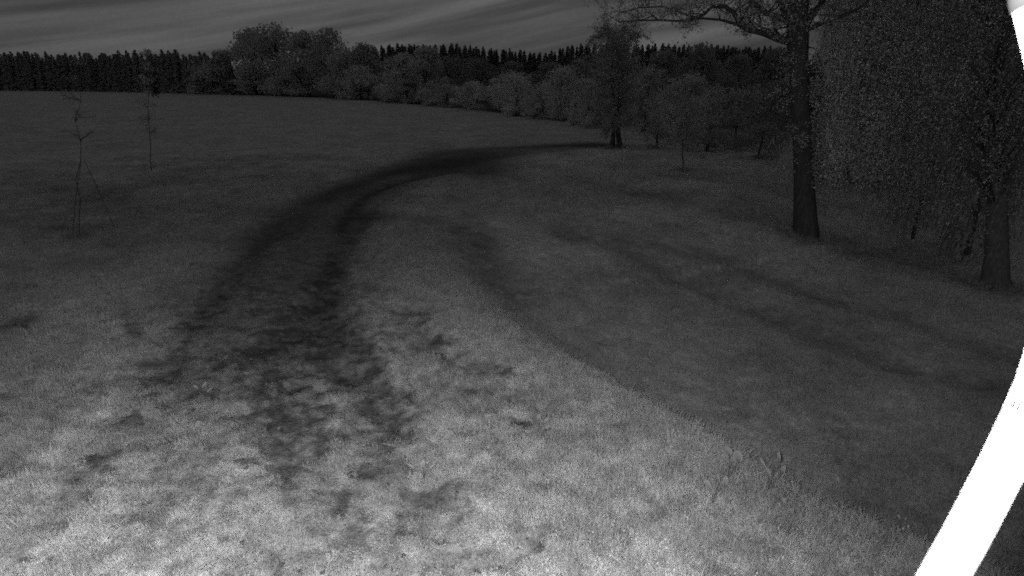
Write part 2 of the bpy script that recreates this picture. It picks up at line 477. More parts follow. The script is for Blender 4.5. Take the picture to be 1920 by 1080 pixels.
# ------------------------------------------------------------------ the ground, one polar sheet cut into ground and track
def build_ground():
    half = math.radians(50)
    a_front = np.linspace(-half, half, 620)
    a_back = np.linspace(half, 2 * math.pi - half, 60)[1:-1]
    az = np.concatenate([a_front, a_back])
    rr = np.concatenate([np.linspace(0.3, 2.2, 10), np.geomspace(2.3, 380, 470), np.geomspace(400, 1600, 12)])
    A, R = np.meshgrid(az, rr)
    X, Y = R * np.sin(A), R * np.cos(A)
    AZ = np.arctan2(X, Y)
    Z = terrain(X, Y)
    soil_shade, pale, dep, n1, n3 = wear_shade(X, Y)
    nearw = 1 - sst(R, 25, 60)
    Z = Z - dep * nearw + ((fbm(X * 4, Y * 4, 3, 77) - .5) * 0.07 + (fbm(X * 14, Y * 14, 2, 78) - .5) * 0.022) * (1 - sst(R, 12, 40))
    tone = 0.60 * (1 + 0.35 * (n1 - .5) + 0.45 * (n3 - .5))
    tone = tone * mottle(X, Y, R)
    inside = poly_dist(X, Y, TRACK_AX)[0] < TRACK_W
    tone = tone * (1 - (.30 + .18 * sst(R, 5, 9)) * np.exp(-(poly_dist(X, Y, TRACK_AX)[0] / 1.5) ** 4))
    tone = tone * (1 - soil_shade * 0.68) * (1 + 0.6 * pale)
    # forest floor beyond the field edge
    er = edge_r(AZ)
    ff = sst(R, er - 1, er + 3)
    tone = tone * (1 - ff) + 0.12 * ff
    nr, na = X.shape
    V = np.stack([X, Y, Z], -1).reshape(-1, 3)
    idx = np.arange(nr * na).reshape(nr, na)
    j2 = np.roll(idx, -1, axis=1)
    Q = np.stack([idx[:-1], j2[:-1], j2[1:], idx[1:]], -1).reshape(-1, 4)[:, ::-1]
    ins = inside.reshape(-1)[Q].sum(1) >= 3
    tn = tone.reshape(-1)
    for name, sel in (('ground', ~ins), ('dirt_track', ins)):
        q = Q[sel]; u, inv = np.unique(q.ravel(), return_inverse=True)
        v = V[u]; f = inv.reshape(-1, 4)
        fl = f.ravel(); sz = np.full(len(f), 4)
        if name == 'ground':    # close the small disc under the camera
            cidx = {int(k): i for i, k in enumerate(u)}
            ring = [cidx[int(k)] for k in idx[0]]
            fl = np.concatenate([fl, ring[::-1]]); sz = np.append(sz, len(ring))
        me = new_mesh(name, v, fl, sz, M_GROUND, True)
        at = me.attributes.new('tone', 'FLOAT', 'POINT'); at.data.foreach_set('value', tn[u].astype(np.float32))
        o = link(name, me)
        tag(o, kind='structure',
            label='mottled grass field sloping off to the woods' if name == 'ground' else 'worn rutted dirt track curving away over the grass',
            cat='ground' if name == 'ground' else 'track')
    return
build_ground()

# ------------------------------------------------------------------ grass scatter (geometry nodes, self-contained)
def gn_scatter(name, protos, pts, rot, scl, tone, pid, mat, label, cat='grass'):
    vs, fl, sz, pids = [], [], [], []
    c = 0
    for k, (v, polys) in enumerate(protos):
        vs.append(np.asarray(v)); pids += [k] * len(v)
        for p in polys: fl += [i + c for i in p]; sz.append(len(p))
        c += len(v)
    n = len(pts); vs.append(pts)
    me = new_mesh(name, np.concatenate(vs), fl, sz, mat)
    z = np.zeros(c)
    def A(nm, typ, data, key='value'):
        a = me.attributes.new(nm, typ, 'POINT'); a.data.foreach_set(key, np.ascontiguousarray(data).ravel())
    A('proto', 'INT', np.array(pids + [-1] * n, dtype=np.int32))
    A('pick', 'INT', np.concatenate([z, pid]).astype(np.int32))
    A('tone', 'FLOAT', np.concatenate([z, tone]).astype(np.float32))
    A('scl', 'FLOAT_VECTOR', np.concatenate([np.zeros((c, 3)), scl]).astype(np.float32), 'vector')
    A('rot', 'FLOAT_VECTOR', np.concatenate([np.zeros((c, 3)), rot]).astype(np.float32), 'vector')
    o = link(name, me)
    g = bpy.data.node_groups.new(name + '_nodes', 'GeometryNodeTree')
    g.interface.new_socket('Geometry', in_out='INPUT', socket_type='NodeSocketGeometry')
    g.interface.new_socket('Geometry', in_out='OUTPUT', socket_type='NodeSocketGeometry')
    nd = g.nodes.new; lk = g.links.new
    gi, go = nd('NodeGroupInput'), nd('NodeGroupOutput')
    def na(nm, typ):
        x = nd('GeometryNodeInputNamedAttribute'); x.data_type = typ; x.inputs['Name'].default_value = nm
        return [s for s in x.outputs if s.enabled and s.name == 'Attribute'][0]
    cmp = nd('FunctionNodeCompare'); cmp.data_type = 'INT'; cmp.operation = 'LESS_THAN'
    pa = na('proto', 'INT')
    ci = [s for s in cmp.inputs if s.enabled]
    lk(pa, ci[0]); ci[1].default_value = 0
    sep = nd('GeometryNodeSeparateGeometry'); lk(gi.outputs[0], sep.inputs[0]); lk(cmp.outputs[0], sep.inputs['Selection'])
    m2p = nd('GeometryNodeMeshToPoints'); lk(sep.outputs['Selection'], m2p.inputs[0])
    sp = nd('GeometryNodeSplitToInstances'); sp.domain = 'POINT'
    lk(sep.outputs['Inverted'], sp.inputs[0]); lk(pa, sp.inputs['Group ID'])
    iop = nd('GeometryNodeInstanceOnPoints')
    lk(m2p.outputs[0], iop.inputs['Points']); lk(sp.outputs[0], iop.inputs['Instance'])
    iop.inputs['Pick Instance'].default_value = True
    lk(na('pick', 'INT'), iop.inputs['Instance Index'])
    lk(na('rot', 'FLOAT_VECTOR'), iop.inputs['Rotation']); lk(na('scl', 'FLOAT_VECTOR'), iop.inputs['Scale'])
    lk(iop.outputs[0], go.inputs[0])
    md = o.modifiers.new('scatter', 'NODES'); md.node_group = g
    tag(o, label, cat, kind='stuff')
    return o

def tuft(nbl, rad, hmin, hmax, width, lean, seed):
    R = np.random.default_rng(seed); V = []; P = []
    for i in range(nbl):
        a = R.random() * 2 * math.pi; rr = rad * math.sqrt(R.random())
        x, y = rr * math.cos(a), rr * math.sin(a)
        h = hmin + (hmax - hmin) * R.random()
        th = R.random() * 2 * math.pi; le = lean * (0.2 + R.random())
        dx, dy = math.cos(th), math.sin(th)
        wa = R.random() * math.pi; wx, wy = math.cos(wa) * width / 2, math.sin(wa) * width / 2
        mx, my, mz = x + dx * h * le * 0.35, y + dy * h * le * 0.35, h * 0.55
        tx, ty, tz = x + dx * h * le, y + dy * h * le, h * (1 - 0.35 * le)
        c = len(V)
        V += [(x - wx, y - wy, -0.01), (x + wx, y + wy, -0.01), (mx - wx * .8, my - wy * .8, mz), (mx + wx * .8, my + wy * .8, mz), (tx, ty, tz)]
        P += [(c, c + 1, c + 3, c + 2), (c + 2, c + 3, c + 4)]
    return V, P
def clover(seed):
    R = np.random.default_rng(seed); V = []; P = []
    for i in range(9):
        a = R.random() * 6.28; rr = 0.06 * math.sqrt(R.random()); x, y = rr * math.cos(a), rr * math.sin(a)
        h = 0.02 + 0.03 * R.random(); s = 0.004 + 0.003 * R.random(); tz = R.normal(0, .4, 2)
        c = len(V)
        for k in range(5):
            t = 2 * math.pi * k / 5
            ux, uy = s * math.cos(t), s * math.sin(t)
            V.append((x + ux, y + uy, h + ux * tz[0] + uy * tz[1]))
        P.append(tuple(range(c, c + 5)))
    return V, P

def ground_z(x, y, dep):
    R = np.hypot(x, y)
    return terrain(x, y) - dep * (1 - sst(R, 25, 60)) + ((fbm(x * 4, y * 4, 3, 77) - .5) * 0.07 + (fbm(x * 14, y * 14, 2, 78) - .5) * 0.022) * (1 - sst(R, 12, 40))

GR = 0.46
def scatter_grass():
    n = 135000
    az = (rng.random(n) * 2 - 1) * math.radians(63)
    r = np.exp(rng.uniform(math.log(2.3), math.log(36), n))
    x, y = r * np.sin(az), r * np.cos(az)
    soil_shade, pale, dep, n1, n3 = wear_shade(x, y)
    trk = np.exp(-(poly_dist(x, y, TRACK_AX)[0] / 1.5) ** 4)
    keep = rng.random(n) < (1 - 1.05 * soil_shade) * (1 - .25 * trk) * (1 - sst(r, 18, 36))
    x, y, r, soil_shade, pale, dep, n1, n3, trk = [q[keep] for q in (x, y, r, soil_shade, pale, dep, n1, n3, trk)]
    n = len(x)
    z = ground_z(x, y, dep)
    pid = rng.integers(0, 8, n)
    hgt = 0.55 + 0.9 * fbm(x * 1.3, y * 1.3, 3, 91)
    base = (0.75 + 0.5 * rng.random(n)) * (1 - .45 * trk) * hgt * (1 - .5 * soil_shade)
    base = base * np.where((rng.random(n) < .03) & (trk < .5), 2.3, 1.0)
    wide = 1 + 1.8 * sst(r, 6, 30)
    scl = np.stack([wide, wide, base * (1 + .6 * sst(r, 8, 30))], -1) * (0.8 + .4 * rng.random(n))[:, None]
    rot = np.stack([rng.normal(0, .1, n), rng.normal(0, .1, n), rng.random(n) * 6.28], -1)
    tone = GR * (1 + 0.35 * (n1 - .5) + 0.45 * (n3 - .5)) * (1 - .55 * soil_shade) * (1 + .35 * pale) * (0.85 + .30 * rng.random(n)) * (1 - (.26 + .20 * sst(r, 5, 9)) * trk) * mottle(x, y, r) * (1 + .30 * sst(r, 10, 30))
    prot = [tuft(26, .07, .025, .065, .0045, .8, s) for s in range(5)] + [clover(9), clover(10), tuft(18, .06, .04, .09, .004, .6, 12)]
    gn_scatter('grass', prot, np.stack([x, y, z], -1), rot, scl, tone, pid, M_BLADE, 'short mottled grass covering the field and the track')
def scatter_verge():
    n = 6000
    seg = np.linalg.norm(np.diff(BANK, axis=0), axis=1); cum = np.concatenate([[0], np.cumsum(seg)])
    t = cum[-1] * rng.random(n) ** 1.25
    bx = np.interp(t, cum, BANK[:, 0]); by = np.interp(t, cum, BANK[:, 1])
    off = np.abs(rng.normal(0, 1, n)) * 0.55
    k = np.clip(np.searchsorted(cum, t) - 1, 0, len(seg) - 1)
    d = np.diff(BANK, axis=0)[k] / seg[k][:, None]
    sd = np.where(rng.random(n) < .7, -1, .9)
    x = bx + d[:, 1] * off * sd; y = by - d[:, 0] * off * sd
    soil_shade, pale, dep, n1, n3 = wear_shade(x, y)
    m = (soil_shade < .6); x, y, dep, n1, off, t = [q[m] for q in (x, y, dep, n1, off, t)]; n = len(x)
    z = ground_z(x, y, dep)
    s = .80 * (0.4 + 1.0 * rng.random(n) ** 1.5) * (.35 + 1.3 * fbm(x * 1.7, y * 1.7, 3, 93)) * np.clip(1.15 - off / 1.6, .35, 1.2) * (1 - .5 * t / cum[-1])
    scl = np.stack([1.3 + 0 * s, 1.3 + 0 * s, s], -1)
    rot = np.stack([rng.normal(0, .15, n), rng.normal(0, .15, n), rng.random(n) * 6.28], -1)
    tone = (GR - .06) * (1 + .3 * (n1 - .5)) * (0.75 + .5 * rng.random(n))
    for px, py, rr in ((1511, 441, .48), (1866, 538, .42), (1155, 278, .5), (1280, 322, .15), (146, 446, .15)):
        c = hit(px, py); m = int(170 * rr) + 20; a = rng.random(m) * 6.283; q = rr * (.75 + .6 * rng.random(m))
        xx, yy = c[0] + q * np.cos(a), c[1] + q * np.sin(a); k = .5 + .8 * rng.random(m)
        x = np.concatenate([x, xx]); y = np.concatenate([y, yy]); z = np.concatenate([z, terrain(xx, yy)])
        scl = np.concatenate([scl, np.stack([1.8 + 0 * k, 1.8 + 0 * k, k * 1.2], -1)]); rot = np.concatenate([rot, np.stack([0 * k, 0 * k, a], -1)])
        tone = np.concatenate([tone, np.full(m, .3)]); n += m
    prot = [tuft(12, .05, .08, .20, .0042, .55, s + 50) for s in range(5)]
    gn_scatter('verge_grass', prot, np.stack([x, y, z], -1), rot, scl, tone, rng.integers(0, 5, n), M_BLADE, 'taller pale grass along the top of the bank')
def scatter_clods():
    n = 2600
    az = (rng.random(n) * 2 - 1) * math.radians(46); r = np.exp(rng.uniform(math.log(2.6), math.log(16), n))
    x, y = r * np.sin(az), r * np.cos(az)
    soil_shade, pale, dep, n1, n3 = wear_shade(x, y)
    m = rng.random(n) < (0.06 + soil_shade); x, y, dep = x[m], y[m], dep[m]; n = len(x)
    pr = []
    for s in range(4):
        R = np.random.default_rng(s + 70)
        v = []
        for zz, rr in ((-.4, .5), (.25, 1), (.7, .55)):
            for k in range(6):
                a = k / 6 * 6.283 + zz; q = rr * (0.75 + .5 * R.random())
                v.append((.02 * q * math.cos(a), .015 * q * math.sin(a), .015 * (zz + .3 * R.random())))
        f = [(i * 6 + k, i * 6 + (k + 1) % 6, i * 6 + 6 + (k + 1) % 6, i * 6 + 6 + k) for i in range(2) for k in range(6)] + [tuple(range(12, 18))]
        pr.append((v, f))
    s = .4 + 1.1 * rng.random(n) ** 2
    gn_scatter('clods_and_stones', pr, np.stack([x, y, ground_z(x, y, dep)], -1), rng.random((n, 3)) * [.3, .3, 6.28], np.stack([s] * 3, -1),
               0.07 + .16 * rng.random(n) ** 2, rng.integers(0, 4, n), M_BLADE, 'small clods and stones lying in the worn track', 'stones')
scatter_grass(); scatter_verge(); scatter_clods()

# ------------------------------------------------------------------ trees
def rand_unit(n):
    v = rng.normal(size=(n, 3)); return v / np.linalg.norm(v, axis=1)[:, None]
def broadleaf(seed, n=3600, leaf=0.42, h=10, w=8, low=0.12, K=26, shrub=False):
    """crown as leaf shells over many uneven clumps on real limbs"""
    global rng
    rng = np.random.default_rng(seed); random.seed(seed)
    gt, gl = Geo(), Geo()
    nst = 4 if shrub else 1
    for s in range(nst):
        lx, ly = rng.normal(0, .03 * h, 2)
        pts = [(0.12 * s, 0, -.3), (lx * .3, ly * .3, h * .25), (lx * .7, ly * .7, h * .5), (lx, ly, h * .85)]
        tube(gt, pts, [h * .022, h * .016, h * .011, h * .003], 6)
    cs = []
    for k in range(K):
        t = low + (1 - low) * rng.random() ** .8
        env = math.sin(math.pi * min(1, (t * .86 + .12))) ** .7
        a = rng.random() * 6.283; rr = w / 2 * env * (.35 + .6 * rng.random())
        c = np.array([rr * math.cos(a), rr * math.sin(a), h * (t * .88 + .03)])
        R = w * (.07 + .16 * rng.random() ** 1.5)
        cs.append((c, R))
        if not shrub or k % 3 == 0:
            z0 = max(h * .12, c[2] - h * .22)
            tube(gt, [(0, 0, z0), (c[0] * .5, c[1] * .5, z0 + (c[2] - z0) * .6), tuple(c)], [h * .008, h * .005, h * .002], 4)
    tot = sum(R * R for _, R in cs)
    for c, R in cs:
        m = int(n * R * R / tot)
        u = rand_unit(m); rad = R * (0.35 + .95 * rng.random(m) ** .7)
        p = c + u * rad[:, None] * [1.1, 1.1, .8]
        p = p[p[:, 2] > 0.15]
        leaves(gl, p, leaf, .5)
    return gt.mesh('trunk', M_BARK), gl.mesh('crown', M_LEAF)
def spruce(seed, h=12.0):
    global rng
    rng = np.random.default_rng(seed); random.seed(seed)
    gt, gl = Geo(), Geo()
    tube(gt, [(0, 0, -.5), (0, 0, h * .5), (0, 0, h)], [.16, .09, .015], 5)
    z = 0.5
    while z < h * .985:
        f = 1 - z / h; L = (0.32 + 2.0 * f ** .75) * (0.85 + .3 * rng.random())
        nb = int(6 + 8 * f)
        for k in range(nb):
            a = rng.random() * 6.283; l = L * (.7 + .45 * rng.random()); dr = .25 + .2 * rng.random()
            dx, dy = math.cos(a), math.sin(a); wd = .16 + .2 * l
            V = [(0, 0, z + .12), (dx * l * .6 - dy * wd, dy * l * .6 + dx * wd, z - l * dr * .4 - .06), (dx * l, dy * l, z - l * dr), (dx * l * .6 + dy * wd, dy * l * .6 - dx * wd, z - l * dr * .4 - .06)]
            gl.add(V, [(0, 1, 2, 3)])
            V2 = [(dx * .1, dy * .1, z + .1), (dx * l * .9, dy * l * .9, z - l * dr * .6), (dx * l * .55, dy * l * .55, z - l * dr - .3)]
            gl.add(V2, [(0, 1, 2)])
        z += .22 + .22 * f
    return gt.mesh('trunk', M_BARK), gl.mesh('crown', M_LEAF)

SPR = [spruce(100 + i) for i in range(5)]
BRD = [broadleaf(200 + i, 4200, .40, 10, 8.5, .04, 30) for i in range(5)]
SHR = [broadleaf(300 + i, 5200, .17, 4, 4.4, .0, 24, True) for i in range(5)]
_rp = random.Random(5)
def plant(kind, src, p, sx, sz, tone, label, cat, group=None):
    r = bpy.data.objects.new(kind, None); S.collection.objects.link(r)
    r.empty_display_size = .3
    r.location = p; r.rotation_euler = (0, 0, _rp.random() * 6.28); r.scale = (sx, sx, sz)
    tag(r, label, cat, group)
    for nm, me in (('trunk', src[0]), ('crown', src[1])):
        c = bpy.data.objects.new(nm, me); S.collection.objects.link(c); c.parent = r
        c.color = (tone, tone, tone, 1)
    return r
def tall(p, py_top):
    """height that puts the tip at photo row py_top"""
    r = ray(960, py_top)      # row -> slope along the view axis
    # solve depth plane: point p + h*z projects to row py_top
    cy = (540 - py_top) / FPX
    # v/depth = cy ; v = y*SP + (z-H)*CP ; depth = y*CP - (z-H)*SP
    y = p[1]; zz = (cy * y * CP - y * SP) / (CP + cy * SP)
    return CAM_H + zz - p[2]

# left plantation of spruces
SPT = 0.50
x = -80
while x < 440:
    for row, dd in enumerate((0, 7)):
        px = x + _rp.uniform(-4, 4) + row * 6
        az = math.atan2(ray(px, 170)[0], ray(px, 170)[1])
        p = at_az(px, float(edge_r(az)) + dd + _rp.uniform(-.8, .8) + 1.5)
        top = 101 + _rp.gauss(0, 4) - (3 if 250 < px < 350 else 0)
        h = tall(p, top)
        plant('spruce_tree', _rp.choice(SPR), p, 1.05 * _rp.uniform(.9, 1.2), h / 12.0, SPT,
              'dark narrow spruce in the dense plantation behind the left of the field', 'tree', 'spruces of the plantation behind the field')
    x += 9
# ridge spruces, rows climbing the hill behind
for row, dist in enumerate((345, 318)):
    x = 640 + row * 7
    while x < 1480:
        if dist > 250 or x > 700:
            p = at_az(x + _rp.uniform(-4, 4), dist + _rp.uniform(-6, 6))
            plant('spruce_tree', _rp.choice(SPR), p, _rp.uniform(1.2, 1.7), _rp.uniform(.95, 1.03), SPT * .8,
                  'dark spruce on the wooded ridge far behind the field', 'tree', 'spruces on the far ridge')
        x += 7.5 + row * 5

# broadleaved trees: photo column, base distance offset or row, top row, width px, tone, label
TREES = [
    (395, 6, 112, 80, .20, 'low round tree at the right end of the spruce plantation'),
    (432, 4, 92, 84, .20, 'broad tree beside the spruce plantation, left of the tallest crown'),
    (490, 10, 58, 90, .19, 'tall tree with a small knob of leaves on its upper left side'),
    (528, 8, 42, 110, .19, 'tallest rounded tree on the field edge'),
    (580, 9, 62, 90, .19, 'tree just right of the tallest rounded crown'),
    (625, 10, 60, 80, .18, 'tree with a small dark tip, second summit of the tall group'),
    (560, 2, 120, 90, .22, 'lower tree in front of the tallest crown on the field edge'),
    (480, 2, 118, 80, .22, 'lower bushy tree at the foot of the tall left crown'),
    (655, 4, 92, 90, .19, 'wide tree at the right shoulder of the tall group'),
    (690, 12, 84, 80, .16, 'darker tree behind the right shoulder of the tall group'),
    (675, 1, 125, 70, .23, 'pale leaning bush-like tree left of the dark gap'),
    (760, 5, 98, 84, .22, 'pale round tree right of the dark gap in the tree line'),
    (800, 8, 88, 80, .20, 'upright tree behind the pale round tree'),
    (845, 22, 104, 70, .14, 'dark tree in the middle of the tree line'),
    (765, 2, 148, 60, .21, 'small tree at the foot of the pale round tree'),
    (900, 35, 112, 76, .13, 'dark tree rising behind the round shrubs'),
    (960, 45, 114, 80, .13, 'dark tree under the dip of the ridge'),
    (1030, 40, 118, 80, .14, 'dark tree below the notch of the ridge'),
    (1085, 28, 108, 70, .15, 'dark tree beside the twin trunk tree'),
    (1240, 18, 96, 90, .14, 'dark tree behind and right of the twin trunk tree'),
    (1310, 22, 88, 90, .14, 'dark tree seen behind the slim sapling'),
    (1380, 16, 100, 90, .13, 'dark tree between the slim sapling and the oak trunk'),
    (1450, 20, 92, 90, .13, 'dark tree just left behind the oak trunk'),
    (1540, 8, 96, 84, .055, 'very dark tree close behind the right of the oak trunk'),
    (1640, 16, 40, 170, .16, 'tall tree right of the oak behind the hanging twigs'),
    (1740, 10, -20, 180, .13, 'dark tall tree behind the drooping birch'),
    (1860, 8, -60, 200, .13, 'tall tree at the far right behind the drooping birch'),
]
for i, (px, off, top, wpx, tone, lab) in enumerate(TREES):
    az = math.atan2(ray(px, 200)[0], ray(px, 200)[1])
    p = at_az(px, float(edge_r(az)) + off)
    h = tall(p, top) / .97
    plant('broadleaf_tree', BRD[i % 5], p, size_at(p, wpx) / 8.2 * 1.12, h / 10.0, min(.72, tone * 3.1), lab, 'tree', 'trees along the field edge')

SHRUBS = [
    (725, 1, 160, 50, .22, 'small shrub at the foot of the dark gap'),
    (800, 0, 168, 46, .24, 'low shrub left of the round pale shrubs'),
    (838, 1, 160, 50, .22, 'rounded shrub left of the pale domed one'),
    (883, 0, 153, 78, .30, 'pale domed shrub on the field edge'),
    (930, 3, 146, 66, .26, 'shrub between the pale dome and the wider shrub'),
    (968, 1, 140, 96, .28, 'widest pale shrub on the field edge'),
    (1018, 1, 158, 60, .25, 'upright shrub right of the widest pale shrub'),
    (1052, 2, 128, 70, .24, 'tall shrub left of the twin trunk tree'),
    (1078, -1, 186, 44, .28, 'small pale shrub at the right end of the field edge'),
    (1000, -1, 188, 40, .25, 'low shrub below the widest pale shrub'),
    (1105, 0, 150, 60, .22, 'shrub touching the crown of the twin trunk tree'),
    (1240, -14, 215, 70, .17, 'dark low shrub left of the slim sapling'),
    (1215, -2, 130, 90, .20, 'tall shrub right behind the twin trunk tree'),
    (1300, -8, 140, 110, .21, 'broad shrub behind the slim sapling'),
    (1340, -14, 225, 90, .15, 'dark low shrub right of the slim sapling'),
    (1390, -11, 170, 110, .17, 'shrub halfway between slim sapling and oak'),
    (1440, -15, 235, 90, .14, 'dark low shrub left of the oak trunk'),
    (1465, -9, 150, 90, .13, 'shrub directly left behind the oak trunk'),
    (1545, -16, 200, 80, .10, 'dark shrub right behind the oak trunk'),
    (1570, -19, 262, 60, .11, 'low dark shrub at the right foot of the oak'),
    (1620, -17, 150, 120, .22, 'tall pale shrub right of the oak'),
    (1690, -18, 180, 120, .16, 'shrub behind the veil of hanging birch twigs'),
    (1780, -21, 190, 130, .15, 'shrub left of the birch trunk'),
    (1900, -21, 150, 150, .15, 'shrub at the far right behind the birch trunk'),
]
for i, (px, off, top, wpx, tone, lab) in enumerate(SHRUBS):
    az = math.atan2(ray(px, 200)[0], ray(px, 200)[1])
    p = at_az(px, float(edge_r(az)) + off)
    h = tall(p, top)
    plant('shrub', SHR[i % 5], p, size_at(p, wpx) / 4.3, h / 3.9, min(.72, tone * 2.8), lab, 'shrub', 'shrubs along the field edge')

# ---- detailed trees built from limbs
def twig(gt, gl, p, d, length, r, lvl, leafsize, nleaf, droop=0.0, sides=4, spread=.8):
    p = np.array(p, float); d = np.array(d, float); d /= np.linalg.norm(d)
    n = 5; pts = [p.copy()]; rad = [r]
    for i in range(n):
        d = d + rng.normal(0, .22, 3); d[2] -= droop; d /= np.linalg.norm(d)
        p = p + d * length / n; pts.append(p.copy()); rad.append(r * (1 - .8 * (i + 1) / n))
        if lvl > 0 and i > 0:
            for _ in range(2 if rng.random() < .5 else 1):
                sd = d + rng.normal(0, spread, 3)
                twig(gt, gl, p, sd, length * .5 * (.7 + .6 * rng.random()), r * .5, lvl - 1, leafsize, nleaf, droop, 3, spread)
    tube(gt, pts, rad, sides)
    if nleaf and lvl <= 1:
        P = np.array(pts); k = int(nleaf)
        t = rng.random(k) * (len(P) - 1); i = t.astype(int)
        q = P[i] + (P[np.minimum(i + 1, n)] - P[i]) * (t - i)[:, None] + rng.normal(0, leafsize * .9, (k, 3))
        leaves(gl, q, leafsize, .4, .3)

def finish_tree(kind, base, gt, gl, bark, tone, label, cat='tree', group=None):
    r = bpy.data.objects.new(kind, None); S.collection.objects.link(r); r.location = base
    tag(r, label, cat, group)
    for nm, g, m in (('trunk', gt, bark), ('crown', gl, M_LEAF)):
        if not g.v: continue
        me = g.mesh(nm, m, nm == 'trunk')
        me.transform(Matrix.Translation(-Vector(base)))
        c = link(nm, me, r); c.color = (tone, tone, tone, 1)
    return r

def oak():
    global rng
    rng = np.random.default_rng(900); random.seed(900)
    base = hit(1511, 441); D = depth_of(base)
    P = lambda x, y, dd=0: at_depth(x, y, D + dd)
    s = D / FPX
    gt, gl = Geo(), Geo()
    b2 = base.copy(); b2[2] -= .3
    px = [(1511, 432, 25), (1510, 405, 22.5), (1508, 360, 20), (1505, 300, 18), (1502, 230, 17), (1499, 160, 17), (1497, 110, 19), (1495, 70, 22), (1496, 30, 21), (1500, -40, 18), (1506, -130, 14), (1500, -240, 9), (1510, -340, 4)]
    tube(gt, [b2] + [P(x, y) for x, y, _ in px], [27 * s] + [w * .88 * s for *_, w in px], 12, .10)
    limbs = [
        ([(1490, 82), (1460, 72), (1432, 63), (1408, 58), (1388, 42), (1372, 24), (1356, 13), (1335, 12), (1320, 24), (1300, 34), (1270, 37), (1235, 37), (1200, 40), (1160, 40)], 8, 1.0, -1.2),
        ([(1405, 57), (1380, 46), (1350, 36), (1322, 34), (1295, 36)], 4, 1.5, -.7),
        ([(1300, 34), (1270, 22), (1240, 12), (1200, 14), (1165, 22)], 2.6, 1, -.4),
        ([(1235, 37), (1222, 28), (1205, 38)], 2, 1, 0),
        ([(1506, 78), (1520, 58), (1545, 40), (1578, 29), (1605, 18), (1640, -6), (1700, -40)], 7, 1.5, -.8),
        ([(1490, 60), (1478, 30), (1462, 0), (1440, -50), (1400, -110)], 9, 3, .8),
        ([(1505, 50), (1528, 20), (1560, -10), (1610, -60), (1650, -140)], 9, 3, .6),
        ([(1475, 76), (1455, 60), (1430, 50), (1405, 40), (1380, 60)], 3.5, 1, .5),
        ([(1440, 62), (1462, 52), (1480, 50)], 3, 1.5, .1),
        ([(1486, 40), (1440, 24), (1400, -6), (1340, -30), (1280, -60), (1220, -70)], 7, 2, 1.0),
        ([(1500, 0), (1560, -40), (1640, -90), (1730, -130)], 7, 2, -.6),
        ([(1500, -60), (1430, -120), (1340, -170), (1260, -190)], 7, 2, .5),
        ([(1503, -120), (1590, -190), (1660, -260)], 6, 2, .9),
    ]
    for pts, w0, w1, dd in limbs:
        n = len(pts)
        pp = [P(x + rng.normal(0, 1.5), y + rng.normal(0, 1.5), dd * i / (n - 1)) for i, (x, y) in enumerate(pts)]
        ww = [(w0 + (w1 - w0) * (i / (n - 1)) ** .6) * s for i in range(n)]
        tube(gt, pp, ww, 7, .1)
        for i in range(1, n):
            high = pts[i][1] < 10
            for _ in range(2):
                d = np.array([rng.normal(0, .8), rng.normal(0, .8), abs(rng.normal(0, .7)) + (.0 if not high else .3)])
                twig(gt, gl, pp[i], d, (0.8 + .8 * rng.random()) * (1.5 if high else .75), max(ww[i] * .35, .008), 2 if high else 1, .07, 34 if high else 12)
    # short dead twigs low on the trunk and a hanging one
    for x, y, sd in ((1482, 95, -1), (1516, 88, 1), (1484, 130, -1), (1518, 210, 1), (1485, 250, -1)):
        twig(gt, gl, P(x, y), (sd, rng.normal(0, .5), -.3), .55, .018, 1, .06, 6, .12)
    for k in range(20):      # leafy shoots growing straight from the trunk
        x = 1503 + rng.normal(0, 14); y = 130 + 210 * rng.random()
        twig(gt, gl, P(1503, y), ((x - 1503) * .1, -.6, .6), .5 + .4 * rng.random(), .01, 1, .06, 14, .05)
    # crown far above the frame
    for k in range(26):
        a = rng.random() * 6.283; c = P(1500, -140 - 240 * rng.random()); R = 3.2 * rng.random() ** .5
        q = c + np.array([R * math.cos(a), R * math.sin(a), 0])
        leaves(gl, q + rand_unit(380) * (.9 * rng.random((380, 1)) ** .4), .12)
    finish_tree('oak_tree', base, gt, gl, M_BARK, .55, 'large oak with a thick dark trunk and crooked, nearly bare lower limbs')
oak()

def twin():
    global rng
    rng = np.random.default_rng(910); random.seed(910)
    base = hit(1155, 277); D = depth_of(base); s = D / FPX
    P = lambda x, y, dd=0: at_depth(x, y, D + dd)
    gt, gl = Geo(), Geo()
    for pts in ([(1147, 282, 6), (1149, 262, 4.4), (1151, 245, 3.8), (1149, 200, 3.4), (1147, 140, 2.8), (1146, 90, 1.5), (1148, 55, .5)], [(1162, 283, 6), (1161, 265, 5), (1159, 245, 4), (1162, 190, 3.4), (1168, 130, 2.5), (1170, 80, 1.3), (1168, 50, .5)]):
        pp = [P(x, y) for x, y, _ in pts]; ww = [w * s for *_, w in pts]
        tube(gt, pp, ww, 8, .1)
        for i in range(2, len(pts) - 1):
            for k in range(7):
                a = rng.random() * 6.283
                q = pp[i] + (pp[i + 1] - pp[i]) * rng.random()
                twig(gt, gl, q, (math.cos(a), math.sin(a), .5), .9 + .7 * rng.random(), .022, 1, .10, 60 if pts[i][1] > 100 else 30, .05)
    for k in range(64):
        y = 75 + 170 * rng.random(); x = 1160 + rng.normal(0, 28) * (1 - .4 * (y < 110)); c = P(x, y, rng.normal(0, .7))
        leaves(gl, c + rand_unit(90) * (.62 * rng.random((90, 1)) ** .5), .12)
    for k in range(30):
        c = P(1168 + rng.normal(0, 26), 40 + 60 * rng.random(), rng.normal(0, .6)); leaves(gl, c + rand_unit(20) * .6, .085)
    finish_tree('birch_tree', base, gt, gl, M_BARK, .50, 'slender twin trunk tree with a thin airy top at the field edge')
twin()

